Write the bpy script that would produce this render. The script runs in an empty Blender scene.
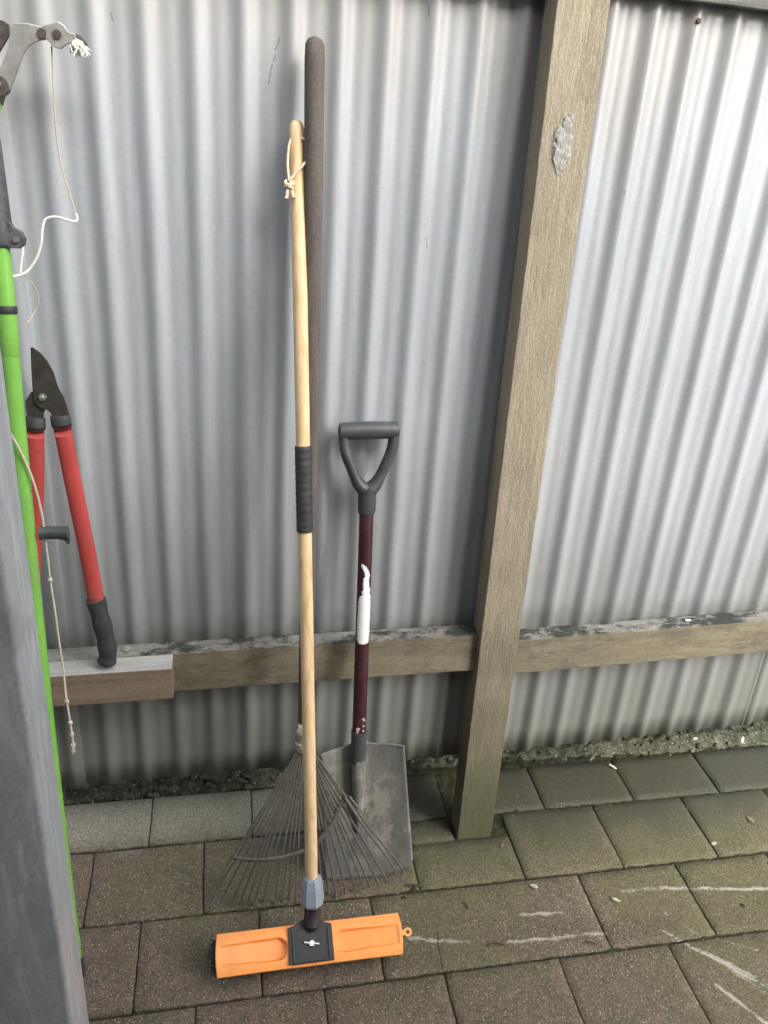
import bpy, bmesh, math, random
from mathutils import Vector, Matrix, noise
random.seed(7)
PI = math.pi
scene = bpy.context.scene
col = scene.collection

# ------------------------------------------------------------------ helpers
def link(name, me, m=None, parent=None, smooth=False):
    o = bpy.data.objects.new(name, me)
    col.objects.link(o)
    if m is not None:
        for mm in (m if isinstance(m, (list, tuple)) else [m]):
            me.materials.append(mm)
    if smooth:
        for p in me.polygons: p.use_smooth = True
    if parent:
        o.parent = parent
        o.matrix_parent_inverse = Matrix.Translation(-world_loc(parent))
    return o

def world_loc(o):
    v = Vector((0, 0, 0))
    while o:
        v = v + o.location
        if o.parent and o.matrix_parent_inverse:
            v = v + o.matrix_parent_inverse.translation
        o = o.parent
    return v

def tag(o, label=None, cat=None, group=None, kind=None):
    if label: o['label'] = label
    if cat: o['category'] = cat
    if group: o['group'] = group
    if kind: o['kind'] = kind
    return o

def thing(name, label, cat, loc):
    o = bpy.data.objects.new(name, None)
    o.location = loc
    o.empty_display_size = .05
    col.objects.link(o)
    return tag(o, label, cat)

def bm_done(bm, name, m, parent=None, smooth=True, bevel=0, seg=2, angle=40, sub=0):
    bmesh.ops.recalc_face_normals(bm, faces=bm.faces)
    me = bpy.data.meshes.new(name)
    bm.to_mesh(me); bm.free()
    o = link(name, me, m, parent, smooth)
    if bevel:
        md = o.modifiers.new('bevel', 'BEVEL'); md.width = bevel; md.segments = seg
        md.limit_method = 'ANGLE'; md.angle_limit = math.radians(30)
    if sub:
        md = o.modifiers.new('sub', 'SUBSURF'); md.levels = sub; md.render_levels = sub
    if smooth:
        bpy_smooth_angle(me, angle)
    return o

def bpy_smooth_angle(me, deg):
    b = bmesh.new(); b.from_mesh(me)
    th = math.radians(deg)
    for e in b.edges:
        if len(e.link_faces) == 2 and e.calc_face_angle(0) > th: e.smooth = False
    b.to_mesh(me); b.free()

def frame(d):
    d = d.normalized()
    a = Vector((0, 0, 1)) if abs(d.z) < .9 else Vector((0, 1, 0))
    u = d.cross(a).normalized(); v = d.cross(u).normalized()
    return u, v

def tube(bm, pts, r, n=14, cap=True, flat=1.0, up=None):
    pts = [Vector(p) for p in pts]
    rs = r if isinstance(r, (list, tuple)) else [r]*len(pts)
    rings = []
    u = None
    for i, p in enumerate(pts):
        d = (pts[min(i+1, len(pts)-1)] - pts[max(i-1, 0)]).normalized()
        if u is None:
            if up is not None:
                v = (Vector(up) - d*d.dot(Vector(up))).normalized(); u = d.cross(v)
            else:
                u, v = frame(d)
        else:
            u = (u - d*u.dot(d)).normalized(); v = d.cross(u).normalized()
            if up is not None: v = d.cross(u)
        rings.append([bm.verts.new(p + (u*math.cos(2*PI*k/n) + v*flat*math.sin(2*PI*k/n))*rs[i]) for k in range(n)])
    for a, b in zip(rings, rings[1:]):
        for k in range(n):
            bm.faces.new((a[k], a[(k+1) % n], b[(k+1) % n], b[k]))
    if cap:
        bm.faces.new(rings[0][::-1]); bm.faces.new(rings[-1])
    return rings

def box8(bm, c, mi=0):
    """c: 8 corners; bottom 4 ccw then top 4 ccw"""
    v = [bm.verts.new(p) for p in c]
    fs = []
    for f in ((3, 2, 1, 0), (4, 5, 6, 7), (0, 1, 5, 4), (1, 2, 6, 5), (2, 3, 7, 6), (3, 0, 4, 7)):
        fc = bm.faces.new([v[i] for i in f]); fc.material_index = mi; fs.append(fc)
    return fs

def obox(bm, c, ax, ay, az, sx, sy, sz):
    c = Vector(c)
    P = [c + ax*(x*sx/2) + ay*(y*sy/2) + az*(z*sz/2) for z in (-1, 1) for x, y in ((-1, -1), (1, -1), (1, 1), (-1, 1))]
    return box8(bm, P)

def prism(bm, poly, o, ax, ay, az, t0, t1, mi=0):
    o = Vector(o)
    a = [bm.verts.new(o + ax*x + ay*y + az*t0) for x, y in poly]
    b = [bm.verts.new(o + ax*x + ay*y + az*t1) for x, y in poly]
    n = len(poly)
    fs = [bm.faces.new(a[::-1]), bm.faces.new(b)]
    for i in range(n): fs.append(bm.faces.new((a[i], a[(i+1) % n], b[(i+1) % n], b[i])))
    for f in fs: f.material_index = mi
    return fs

def catmull(pts, n=6):
    pts = [Vector(p) for p in pts]
    P = [pts[0]*2 - pts[1]] + pts + [pts[-1]*2 - pts[-2]]
    out = []
    for i in range(1, len(P)-2):
        for k in range(n):
            t = k/n
            a, b, c, d = P[i-1:i+3]
            out.append(.5*((2*b) + (c-a)*t + (2*a-5*b+4*c-d)*t*t + (3*b-a-3*c+d)*t**3))
    out.append(pts[-1])
    return out

# ------------------------------------------------------------------ node helper
class NT:
    def __init__(s, name):
        s.m = bpy.data.materials.new(name); s.m.use_nodes = True
        s.t = s.m.node_tree; s.n = s.t.nodes; s.l = s.t.links
        s.b = s.n['Principled BSDF']
        s.geo = None
    def new(s, ty, **kw):
        n = s.n.new(ty)
        for k, v in kw.items(): setattr(n, k, v)
        return n
    def put(s, sock, v):
        if isinstance(v, bpy.types.NodeSocket): s.l.new(v, sock)
        elif v is not None:
            if isinstance(v, (tuple, list)) and len(v) == 3 and sock.type == 'RGBA': v = (*v, 1)
            sock.default_value = v
    def pos(s):
        if not s.geo: s.geo = s.new('ShaderNodeNewGeometry')
        return s.geo.outputs['Position']
    def obj(s):
        return s.new('ShaderNodeTexCoord').outputs['Object']
    def math(s, op, a, b=None, c=None, clamp=False):
        n = s.new('ShaderNodeMath', operation=op, use_clamp=clamp)
        s.put(n.inputs[0], a); s.put(n.inputs[1], b)
        if c is not None: s.put(n.inputs[2], c)
        return n.outputs[0]
    def mapping(s, v, scale=(1, 1, 1), loc=(0, 0, 0), rot=(0, 0, 0)):
        n = s.new('ShaderNodeMapping'); s.l.new(v, n.inputs[0])
        n.inputs['Scale'].default_value = scale; n.inputs['Location'].default_value = loc; n.inputs['Rotation'].default_value = rot
        return n.outputs[0]
    def noise(s, v, scale, detail=4, rough=.55, dist=0):
        n = s.new('ShaderNodeTexNoise'); s.l.new(v, n.inputs['Vector'])
        n.inputs['Scale'].default_value = scale; n.inputs['Detail'].default_value = detail
        n.inputs['Roughness'].default_value = rough; n.inputs['Distortion'].default_value = dist
        return n.outputs['Fac']
    def voro(s, v, scale, feature='F1', rnd=1):
        n = s.new('ShaderNodeTexVoronoi', feature=feature); s.l.new(v, n.inputs['Vector'])
        n.inputs['Scale'].default_value = scale; n.inputs['Randomness'].default_value = rnd
        return n
    def ramp(s, f, stops, interp='LINEAR'):
        n = s.new('ShaderNodeValToRGB'); n.color_ramp.interpolation = interp
        s.put(n.inputs[0], f)
        e = n.color_ramp.elements
        while len(e) > 1: e.remove(e[-1])
        for i, (p, c) in enumerate(stops):
            el = e[0] if i == 0 else e.new(p)
            el.position = p
            el.color = (c, c, c, 1) if isinstance(c, (int, float)) else (*c, 1)
        return n.outputs[0]
    def step(s, f, a, b):
        n = s.new('ShaderNodeMapRange', interpolation_type='SMOOTHSTEP'); s.put(n.inputs[0], f)
        n.inputs[1].default_value = a; n.inputs[2].default_value = b
        return n.outputs[0]
    def mix(s, f, a, b, mode='MIX'):
        n = s.new('ShaderNodeMix', data_type='RGBA', blend_type=mode)
        s.put(n.inputs[0], f); s.put(n.inputs[6], a); s.put(n.inputs[7], b)
        return n.outputs[2]
    def sep(s, v):
        n = s.new('ShaderNodeSeparateXYZ'); s.l.new(v, n.inputs[0]); return n.outputs
    def bump(s, h, strength=.3, dist=.002, prev=None):
        n = s.new('ShaderNodeBump'); s.put(n.inputs['Height'], h)
        n.inputs['Strength'].default_value = strength; n.inputs['Distance'].default_value = dist
        if prev is not None: s.l.new(prev, n.inputs['Normal'])
        return n.outputs[0]
    def out(s, color=None, rough=None, metal=None, normal=None, spec=None):
        s.put(s.b.inputs['Base Color'], color); s.put(s.b.inputs['Roughness'], rough)
        s.put(s.b.inputs['Metallic'], metal); s.put(s.b.inputs['Specular IOR Level'], spec)
        if normal is not None: s.l.new(normal, s.b.inputs['Normal'])
        return s.m

def worn(name, c, wear, rough=.4, k=.5):
    t = NT(name); p = t.pos()
    cc = t.ramp(t.noise(p, 14, 6, .65), [(.3, tuple(x*.78 for x in c)), (.7, c)])
    a = t.step(t.noise(t.mapping(p, (1, 1, .12)), 120, 6, .8), .60, .66)
    b = t.step(t.noise(p, 90, 6, .8), .62, .68)
    cc = t.mix(t.math('MULTIPLY', t.math('MAXIMUM', a, b), k), cc, wear)
    d = t.step(t.noise(p, 8, 7, .7), .5, .68)
    cc = t.mix(t.math('MULTIPLY', d, .30), cc, (.16, .14, .11))
    return t.out(cc, t.math('ADD', t.math('MULTIPLY', d, .25), rough), 0, t.bump(t.noise(p, 60, 4), .08, .0006))

def mottled(name, c, rough=.5, metal=0, var=.15, scale=40, bump=.15, spec=None, dirt=None, bd=.001):
    t = NT(name); v = t.pos()
    n = t.noise(v, scale, 5)
    c1 = tuple(x*(1-var) for x in c); c2 = tuple(min(1, x*(1+var)) for x in c)
    cc = t.ramp(n, [(.3, c1), (.7, c2)])
    if dirt:
        cc = t.mix(t.math('MULTIPLY', t.step(t.noise(v, scale*.35, 8, .7), .5, .68), dirt[1]), cc, dirt[0])
    r = t.math('ADD', t.math('MULTIPLY', t.noise(v, scale*2, 3), .25), rough-.125)
    return t.out(cc, r, metal, t.bump(t.noise(v, scale*6, 4), bump, bd), spec)

# ------------------------------------------------------------------ materials
def seg_dist(t, X, Y, a, b):
    """distance from (X,Y) to segment a-b"""
    dx, dy = b[0]-a[0], b[1]-a[1]; L2 = dx*dx+dy*dy
    u = t.math('MULTIPLY_ADD', X, dx/L2, (-a[0]*dx - a[1]*dy)/L2)
    h = t.math('MULTIPLY_ADD', Y, dy/L2, u, clamp=False)
    hn = t.new('ShaderNodeClamp'); t.l.new(h, hn.inputs[0]); h = hn.outputs[0]
    px = t.math('SUBTRACT', X, t.math('MULTIPLY_ADD', h, dx, a[0]))
    py = t.math('SUBTRACT', Y, t.math('MULTIPLY_ADD', h, dy, a[1]))
    return t.math('SQRT', t.math('ADD', t.math('MULTIPLY', px, px), t.math('MULTIPLY', py, py)))

def mat_iron():
    t = NT('weathered_zinc_iron'); p = t.pos(); x, y, z = t.sep(p)[0:3]
    big = t.noise(t.mapping(p, (1, 1, .35)), 3.2, 6, .6)
    streak = t.noise(t.mapping(p, (1, 1, .05)), 60, 5, .6)
    cl = t.ramp(big, [(.3, (.325, .350, .376)), (.7, (.395, .42, .445))])
    cl = t.mix(t.math('MULTIPLY', t.step(streak, .42, .72), .42), cl, (.27, .275, .275))
    spang = t.voro(t.mapping(p, (1, 1, .8)), 210).outputs['Color']
    cl = t.mix(.05, cl, spang, 'OVERLAY')
    # brown-grey oxide bloom near the top edge, grime plus painted-in shade lower down, algae at the foot
    topd = t.math('MULTIPLY', t.step(t.math('ADD', z, t.math('MULTIPLY', t.noise(t.mapping(p, (1, 1, .25)), 9, 5), .5)), 1.74, 2.02), .62)
    cl = t.mix(topd, cl, (.34, .325, .30))
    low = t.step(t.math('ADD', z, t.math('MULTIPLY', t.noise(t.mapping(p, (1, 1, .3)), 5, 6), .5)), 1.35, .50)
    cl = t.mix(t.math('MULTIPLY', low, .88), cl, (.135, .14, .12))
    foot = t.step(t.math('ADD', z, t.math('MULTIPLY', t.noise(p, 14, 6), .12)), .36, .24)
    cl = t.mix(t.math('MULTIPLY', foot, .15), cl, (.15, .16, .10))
    # mould along the rail line
    rl = t.math('MULTIPLY', t.step(t.math('ADD', z, t.math('MULTIPLY', t.noise(p, 11, 6, .7), .12)), .70, .62), t.step(z, .55, .57))
    cl = t.mix(t.math('MULTIPLY', rl, .6), cl, (.10, .11, .09))
    sc = None
    for a_, b_ in (((.096, 1.690), (.089, 1.672)), ((.089, 1.664), (.086, 1.655)), ((.084, 1.650), (.078, 1.622)), ((.332, 1.752), (.334, 1.738)), ((.36, 1.40), (.365, 1.38)), ((.72, 1.50), (.721, 1.492)), ((-.16, 1.70), (-.158, 1.69))):
        d_ = t.step(t.math('ADD', seg_dist(t, x, z, a_, b_), t.math('MULTIPLY', t.noise(p, 180, 3), .003)), .0034, .0018)
        sc = d_ if sc is None else t.math('MAXIMUM', sc, d_)
    cl = t.mix(t.math('MULTIPLY', sc, .6), cl, (.10, .105, .11))
    # fine dark specks
    vv = t.voro(p, 26)
    sp = t.math('MULTIPLY', t.step(vv.outputs['Distance'], .045, .03), t.step(t.noise(p, 6, 2), .5, .62))
    cl = t.mix(t.math('MULTIPLY', sp, .5), cl, (.16, .15, .14))
    r = t.math('ADD', t.math('MULTIPLY', big, .18), .32)
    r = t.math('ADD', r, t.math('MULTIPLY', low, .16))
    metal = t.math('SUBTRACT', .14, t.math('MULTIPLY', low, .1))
    nb = t.bump(t.noise(t.mapping(p, (1, 1, .5)), 14, 3), .35, .0035)
    nb = t.bump(t.noise(p, 160, 3), .08, .001, nb)
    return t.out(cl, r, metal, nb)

def mat_timber(name, base, dark, axis='z', green=True, wet=True, rough=.85, sawn=.6, mould=0, paint=False):
    t = NT(name); p = t.pos(); s = t.sep(p); z = s[2]
    k = {'z': (1, 1, .06), 'x': (.06, 1, 1)}[axis]
    k2 = {'z': (1, 1, .22), 'x': (.22, 1, 1)}[axis]
    g = t.noise(t.mapping(p, k), 70, 6, .65, .6)
    g2 = t.noise(t.mapping(p, k2), 16, 5, .6, .8)
    c = t.ramp(g, [(.28, dark), (.62, base)])
    c = t.mix(t.math('MULTIPLY', t.step(g2, .45, .7), .45), c, tuple(x*.62 for x in base))
    fz = t.noise(t.mapping(p, {'z': (1, 1, .55), 'x': (.55, 1, 1)}[axis]), 330, 3, .7)
    c = t.mix(t.math('MULTIPLY', t.step(fz, .48, .64), .32), c, tuple(min(1, x*1.55) for x in base))
    if mould:
        mk = t.step(t.noise(t.mapping(p, (.55, 1, 1)), 13, 7, .75), .47, .58)
        c = t.mix(t.math('MULTIPLY', mk, mould), c, (.022, .024, .022))
    if green:
        gm = t.step(t.math('ADD', z, t.math('MULTIPLY', t.noise(p, 9, 5), .6)), 1.35, .30)
        c = t.mix(t.math('MULTIPLY', gm, .80), c, (.078, .078, .040))
    if wet:
        wm = t.step(t.math('ADD', z, t.math('MULTIPLY', t.noise(p, 16, 5), .14)), .42, .10)
        c = t.mix(t.math('MULTIPLY', wm, .55), c, (.055, .066, .028))
    nb = t.bump(t.noise(t.mapping(p, k2), 150, 4, .7), sawn, .0028)
    nb = t.bump(fz, sawn*.6, .0018, nb)
    if green:
        kd = t.math('SQRT', t.math('ADD', t.math('POWER', t.math('MULTIPLY', t.math('SUBTRACT', s[0], .598), 1.0), 2), t.math('POWER', t.math('MULTIPLY', t.math('SUBTRACT', z, 1.672), .55), 2)))
        kd = t.math('ADD', kd, t.math('MULTIPLY', t.noise(p, 40, 3), .008))
        rg = t.math('MULTIPLY', t.step(t.math('ABSOLUTE', t.math('SUBTRACT', kd, .022)), .005, .0), .28)
        c = t.mix(rg, c, tuple(x*.45 for x in base))
        c = t.mix(t.math('MULTIPLY', t.step(kd, .02, .008), .35), c, tuple(x*.6 for x in base))
        sd_ = t.math('SQRT', t.math('ADD', t.math('POWER', t.math('SUBTRACT', s[0], .555), 2), t.math('POWER', t.math('MULTIPLY', t.math('SUBTRACT', z, 1.560), .45), 2)))
        c = t.mix(t.math('MULTIPLY', t.step(t.math('ADD', sd_, t.math('MULTIPLY', t.noise(p, 60, 4), .008)), .018, .010), .7), c, (.09, .085, .07))
    return t.out(c, rough, 0, nb, .25)

def mat_paver():
    t = NT('concrete_paver'); p = t.pos(); s = t.sep(p); X, Y = s[0], s[1]
    at = t.new('ShaderNodeAttribute', attribute_name='tone').outputs['Fac']
    n1 = t.noise(p, 5, 6, .6); n2 = t.noise(p, 45, 6, .7)
    base = t.ramp(n1, [(.3, (.125, .094, .070)), (.7, (.200, .155, .113))])
    base = t.mix(t.math('MULTIPLY', at, .55), base, (.165, .115, .092))
    base = t.mix(t.math('MULTIPLY', t.step(n2, .42, .62), .65), base, (.070, .078, .058))
    # algae film: thicker to the right and close to the fence
    al = t.math('ADD', t.math('MULTIPLY', X, .42), t.math('MULTIPLY', t.noise(p, 3.1, 6, .62), 1.5))
    al = t.math('ADD', al, t.math('MULTIPLY', t.math('SUBTRACT', Y, 1.1), .95))
    alg = t.step(al, .66, 1.25)
    base = t.mix(t.math('MULTIPLY', alg, .85), base, (.112, .116, .052))
    damp_shade = t.math('MULTIPLY', t.step(t.math('ADD', Y, t.math('MULTIPLY', t.noise(p, 6, 5), .22)), 1.34, 1.50), t.step(X, -.1, .25))  # damp film plus painted-in shade on the right pavers under the fence
    base = t.mix(t.math('MULTIPLY', damp_shade, .85), base, (.044, .048, .036))
    # moss creeping out of the joints and darker mossy blotches
    mo = t.step(t.noise(t.mapping(p, loc=(2, 5, 0)), 7.5, 8, .72), .53, .66)
    base = t.mix(t.math('MULTIPLY', mo, t.math('ADD', .18, t.math('MULTIPLY', alg, .5))), base, (.060, .068, .026))
    blot = t.step(t.noise(t.mapping(p, loc=(7, 1, 0)), 4.2, 7, .66), .50, .68)
    base = t.mix(t.math('MULTIPLY', blot, .45), base, (.072, .058, .043))
    # pale film with painted-in light from the fence gap, back row at left
    lit_film = t.math('MULTIPLY', t.step(t.math('ADD', Y, t.math('MULTIPLY', t.noise(p, 12, 6), .12)), 1.43, 1.53), t.step(X, .22, .02))
    base = t.mix(t.math('MULTIPLY', lit_film, .75), base, (.285, .285, .225))
    lg = t.math('MULTIPLY', lit_film, t.step(t.noise(p, 210, 3, .8), .52, .62))
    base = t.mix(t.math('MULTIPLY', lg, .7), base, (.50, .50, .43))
    # exposed aggregate
    g3 = t.noise(p, 330, 3, .8)
    base = t.mix(t.math('MULTIPLY', t.step(g3, .52, .64), t.math('SUBTRACT', .7, t.math('MULTIPLY', damp_shade, .55))), base, (.31, .265, .20))
    base = t.mix(t.math('MULTIPLY', t.step(g3, .46, .34), .6), base, (.032, .027, .02))
    v = t.voro(p, 330); vc = t.sep(v.outputs['Color'])[0]
    fl = t.math('MULTIPLY', t.step(v.outputs['Distance'], .5, .25), t.step(vc, .62, .74))
    keep = t.math('MULTIPLY', t.math('SUBTRACT', 1, t.math('MULTIPLY', alg, .75)), t.math('SUBTRACT', 1, t.math('MULTIPLY', damp_shade, .7)))
    base = t.mix(t.math('MULTIPLY', t.math('MULTIPLY', fl, .75), keep), base, (.31, .275, .21))
    v2 = t.voro(t.mapping(p, loc=(3, 1, 0)), 240); vc2 = t.sep(v2.outputs['Color'])[1]
    fl2 = t.math('MULTIPLY', t.step(v2.outputs['Distance'], .40, .22), t.step(vc2, .84, .92))
    base = t.mix(t.math('MULTIPLY', fl2, t.math('MULTIPLY', keep, .9)), base, (.58, .55, .47))
    dk = t.math('MULTIPLY', t.step(t.voro(t.mapping(p, loc=(1, 4, 0)), 120).outputs['Distance'], .30, .15), .5)
    base = t.mix(dk, base, (.05, .045, .038))
    # white scrape marks
    segs = [((.376, 1.090), (.445, 1.074), 1), ((.455, 1.072), (.500, 1.064), .8), ((.585, 1.052), (.70, 1.047), 1), ((.70, 1.048), (.815, 1.043), .9),
            ((.640, 1.112), (.735, 1.108), 1), ((.90, 1.142), (1.0, 1.137), .7), ((1.0, 1.138), (1.30, 1.098), 1),
            ((.79, 1.105), (.85, 1.075), .6), ((.41, 1.128), (.445, 1.124), .6), ((.95, 1.03), (1.12, .87), 1), ((1.0, .985), (1.15, .86), .9),
            ((.975, 1.075), (1.03, 1.005), .55), ((1.0, .90), (1.07, .80), 1), ((1.05, .93), (1.13, .83), .7), ((1.06, 1.0), (1.14, .96), .6), ((.64, .93), (.72, .92), .4), ((.80, .845), (.98, .875), .45)]
    wob = t.noise(p, 24, 3)
    Xw = t.math('ADD', X, t.math('MULTIPLY', t.math('SUBTRACT', wob, .5), .012))
    Yw = t.math('ADD', Y, t.math('MULTIPLY', t.math('SUBTRACT', t.noise(p, 31, 4), .5), .016))
    m = None
    for a, b, w in segs:
        d = seg_dist(t, Xw, Yw, a, b)
        k = t.math('MULTIPLY', t.step(d, .0105, .0), w)
        m = k if m is None else t.math('MAXIMUM', m, k)
    br = t.math('ADD', t.noise(t.mapping(p, (.7, 1.6, 1)), 150, 5, .85), t.math('MULTIPLY', t.noise(p, 22, 3), .55))
    m2 = t.math('MULTIPLY', m, t.step(t.math('ADD', br, t.math('MULTIPLY', m, .26)), .90, 1.04))
    base = t.mix(t.math('MULTIPLY', m2, .75), base, (.50, .50, .45))
    base = t.mix(1.0, base, (.86, .84, .81), 'MULTIPLY')
    # shrinkage crack in the third row
    cr = t.math('MULTIPLY', t.step(seg_dist(t, Xw, Yw, (.438, 1.095), (.430, 1.012)), .0022, .0008), .8)
    base = t.mix(cr, base, (.02, .02, .015))
    h = t.math('ADD', t.math('MULTIPLY', n2, .6), t.math('MULTIPLY', t.noise(p, 260, 4, .7), .6))
    nb = t.bump(h, 1.0, .0032)
    rr = t.math('SUBTRACT', .86, t.math('MULTIPLY', damp_shade, .25))
    return t.out(base, rr, 0, nb, .35)

def mat_soil(name, a, b, c, speck=.5):
    t = NT(name); p = t.pos()
    n = t.noise(p, 30, 8, .7)
    cc = t.ramp(n, [(.32, a), (.5, b), (.68, c)])
    v = t.voro(p, 170); vc = t.sep(v.outputs['Color'])[0]
    fl = t.math('MULTIPLY', t.step(v.outputs['Distance'], .4, .2), t.step(vc, .78, .86))
    cc = t.mix(t.math('MULTIPLY', fl, speck), cc, (.42, .42, .36))
    return t.out(cc, .95, 0, t.bump(t.noise(p, 120, 6, .75), 1, .005), .2)

def mat_galv():
    t = NT('galvanised_steel'); p = t.pos()
    v = t.voro(t.mapping(p, (1, 1, .55)), 420)
    sp = t.sep(v.outputs['Color'])[0]
    n = t.noise(t.mapping(p, (1, 1, .12)), 70, 6, .7)
    c = t.ramp(sp, [(0, (.45, .475, .50)), (1, (.56, .59, .62))])
    c = t.mix(t.math('MULTIPLY', t.step(n, .48, .66), .7), c, (.74, .76, .78))
    c = t.mix(t.math('MULTIPLY', t.step(t.noise(p, 12, 6), .52, .75), .4), c, (.20, .215, .225))
    r = t.math('ADD', t.math('MULTIPLY', sp, .2), .38)
    return t.out(c, r, .35, t.bump(t.noise(t.mapping(p, (1, 1, .3)), 120, 4), .2, .001))

def mat_pine(axis_scale=(1, 1, .05)):
    t = NT('varnished_pine'); p = t.pos()
    g = t.noise(t.mapping(p, (1, 1, .03)), 95, 5, .6, .5)
    c = t.ramp(g, [(.30, (.56, .36, .18)), (.48, (.70, .50, .28)), (.70, (.78, .60, .37))])
    w = t.noise(t.mapping(p, (1, 1, .25)), 8, 4)
    c = t.mix(t.math('MULTIPLY', t.step(w, .5, .7), .35), c, (.52, .33, .15))
    kn = t.voro(t.mapping(p, (1, 1, .35)), 9)
    c = t.mix(t.math('MULTIPLY', t.step(kn.outputs['Distance'], .10, .03), .7), c, (.25, .13, .06))
    return t.out(c, .42, 0, t.bump(g, .1, .0008), .45)

M = {}
M['iron'] = mat_iron()
M['post'] = mat_timber('rough_sawn_post', (.330, .290, .215), (.215, .185, .132), 'z', sawn=1.0)
M['rail'] = mat_timber('rough_sawn_rail', (.200, .176, .122), (.128, .112, .078), 'x', green=False, wet=False, mould=.30)
M['railtop'] = mat_timber('mouldy_rail_top', (.25, .25, .225), (.12, .12, .11), 'x', green=False, wet=False, mould=.9)
M['block'] = mat_timber('brown_offcut', (.215, .165, .118), (.125, .097, .072), 'x', green=False, wet=False, sawn=.35)
M['greyrail'] = mat_timber('grey_upper_rail', (.17, .17, .16), (.08, .08, .076), 'x', green=False, wet=False, mould=.3)
M['blocktop'] = mat_timber('bleached_offcut_top', (.38, .38, .365), (.27, .27, .26), 'x', green=False, wet=False, sawn=.2)
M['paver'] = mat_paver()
M['soil'] = mat_soil('joint_soil', (.020, .020, .012), (.036, .036, .020), (.060, .064, .030), .1)
M['moss'] = mat_soil('mossy_rubble', (.040, .041, .028), (.095, .098, .065), (.19, .19, .145), .9)
M['mosslite'] = mat_soil('moss_bank', (.03, .035, .02), (.06, .068, .036), (.10, .10, .07), .35)
M['stone'] = mottled('grey_stone', (.22, .22, .20), .9, 0, .4, 60, .6, bd=.003)
M['galv'] = mat_galv()
M['pine'] = mat_pine()
M['orange'] = mottled('orange_plastic', (.95, .35, .090), .48, 0, .05, 30, .08, dirt=((.50, .22, .08), .38))
M['black'] = mottled('black_plastic', (.022, .023, .025), .5, 0, .2, 60, .15, dirt=((.09, .085, .075), .35))
M['rubber'] = mottled('black_rubber', (.030, .032, .035), .62, 0, .2, 80, .3, dirt=((.10, .10, .10), .3))
M['bristle'] = mottled('black_bristle', (.010, .010, .010), .8)
M['bluegrey'] = mottled('bluegrey_plastic', (.25, .30, .355), .5, 0, .06, 40, .1, dirt=((.16, .17, .18), .3))
M['darkgrey'] = mottled('dark_grey_plastic', (.048, .054, .057), .5, 0, .12, 50, .15, dirt=((.15, .15, .14), .5))
M['screw'] = mottled('bright_zinc', (.7, .7, .68), .3, .9, .1, 100, .1)
M['maroon'] = mottled('maroon_paint', (.045, .011, .018), .4, 0, .2, 60, .15, dirt=((.11, .07, .07), .35))
M['label'] = mottled('torn_white_label', (.76, .77, .76), .55, 0, .05, 90, .1, dirt=((.45, .44, .42), .35))
def mat_blade():
    t = NT('worn_shovel_steel'); p = t.pos()
    a = t.noise(t.mapping(p, (1, 1, .3)), 26, 7, .7); b = t.noise(p, 9, 6, .65)
    c = t.ramp(a, [(.3, (.115, .115, .105)), (.6, (.20, .20, .185))])
    c = t.mix(t.math('MULTIPLY', t.step(t.noise(t.mapping(p, (1, 1, .6)), 20, 9, .75), .50, .60), .75), c, (.33, .32, .27))
    c = t.mix(t.math('MULTIPLY', t.step(b, .52, .68), .5), c, (.20, .165, .115))
    c = t.mix(t.math('MULTIPLY', t.step(t.noise(t.mapping(p, (1, 1, .08)), 160, 3), .58, .7), .3), c, (.36, .36, .34))
    return t.out(c, .62, .2, t.bump(t.noise(p, 70, 6, .7), .5, .0015))
M['blade'] = mat_blade()
M['edge'] = mottled('bare_steel_edge', (.42, .42, .40), .4, .7, .2, 60, .3)
M['rakemetal'] = mottled('dull_rake_steel', (.125, .118, .103), .6, .25, .3, 90, .3, dirt=((.11, .085, .06), .6))
M['greywood'] = mat_timber('weathered_grey_handle', (.118, .102, .090), (.070, .062, .055), 'z', green=False, wet=False, sawn=.2, rough=.7)
M['ferrule'] = mottled('chalky_ferrule', (.34, .31, .27), .7, .2, .3, 120, .4)
M['red'] = worn('red_enamel', (.44, .066, .058), (.30, .16, .14), .36, .45)
M['bladeblack'] = mottled('blackened_blade', (.055, .048, .042), .5, .3, .3, 50, .3, dirt=((.12, .08, .05), .5))
M['green'] = worn('green_enamel', (.215, .50, .090), (.34, .48, .22), .26, .35)
M['castmetal'] = mottled('dull_cast_metal', (.40, .40, .37), .48, .6, .2, 60, .2, dirt=((.22, .20, .17), .4))
M['darkmetal'] = mottled('rusty_dark_metal', (.10, .085, .072), .6, .4, .3, 90, .3)
M['rope'] = mottled('tan_cord', (.50, .43, .31), .9, 0, .25, 400, .5)
M['whiterope'] = mottled('white_cord', (.78, .77, .71), .8, 0, .1, 400, .5)
M['filler'] = mottled('white_filler', (.36, .355, .33), .9, 0, .35, 90, .8, bd=.003)
M['smear'] = mottled('dark_smear', (.10, .095, .08), .9)
M['leaf'] = mottled('dry_leaf', (.42, .42, .30), .8, 0, .3, 60, .3)
M['leafbrown'] = mottled('brown_leaf', (.17, .14, .085), .8, 0, .3, 60, .3)
M['twig'] = mottled('dark_twig', (.055, .045, .03), .9, 0, .3, 90, .4)
M['chip'] = mottled('white_chip', (.62, .62, .57), .8, 0, .2, 90, .3)
M['housewall'] = mottled('house_cladding', (.13, .125, .115), .8, 0, .1, 6, .2)
M['rust'] = mottled('rusty_screw', (.14, .085, .05), .7, .4, .3, 90, .3)

# ------------------------------------------------------------------ fence geometry
LEAN = .041
def FY(z, off=0): return 1.474 + LEAN*(z - 1.597) - off
PITCH = .0762
PH = .725
def prof(x):
    a = 2*PI*(x - PH)/PITCH
    return -.0050*(math.cos(a) + .42*math.cos(2*a))      # nearest the camera at the crests

fence = thing('corrugated_fence', 'weathered galvanised corrugated iron fence on rough timber post and rails', 'fence', (.59, 1.38, 0))

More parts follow.
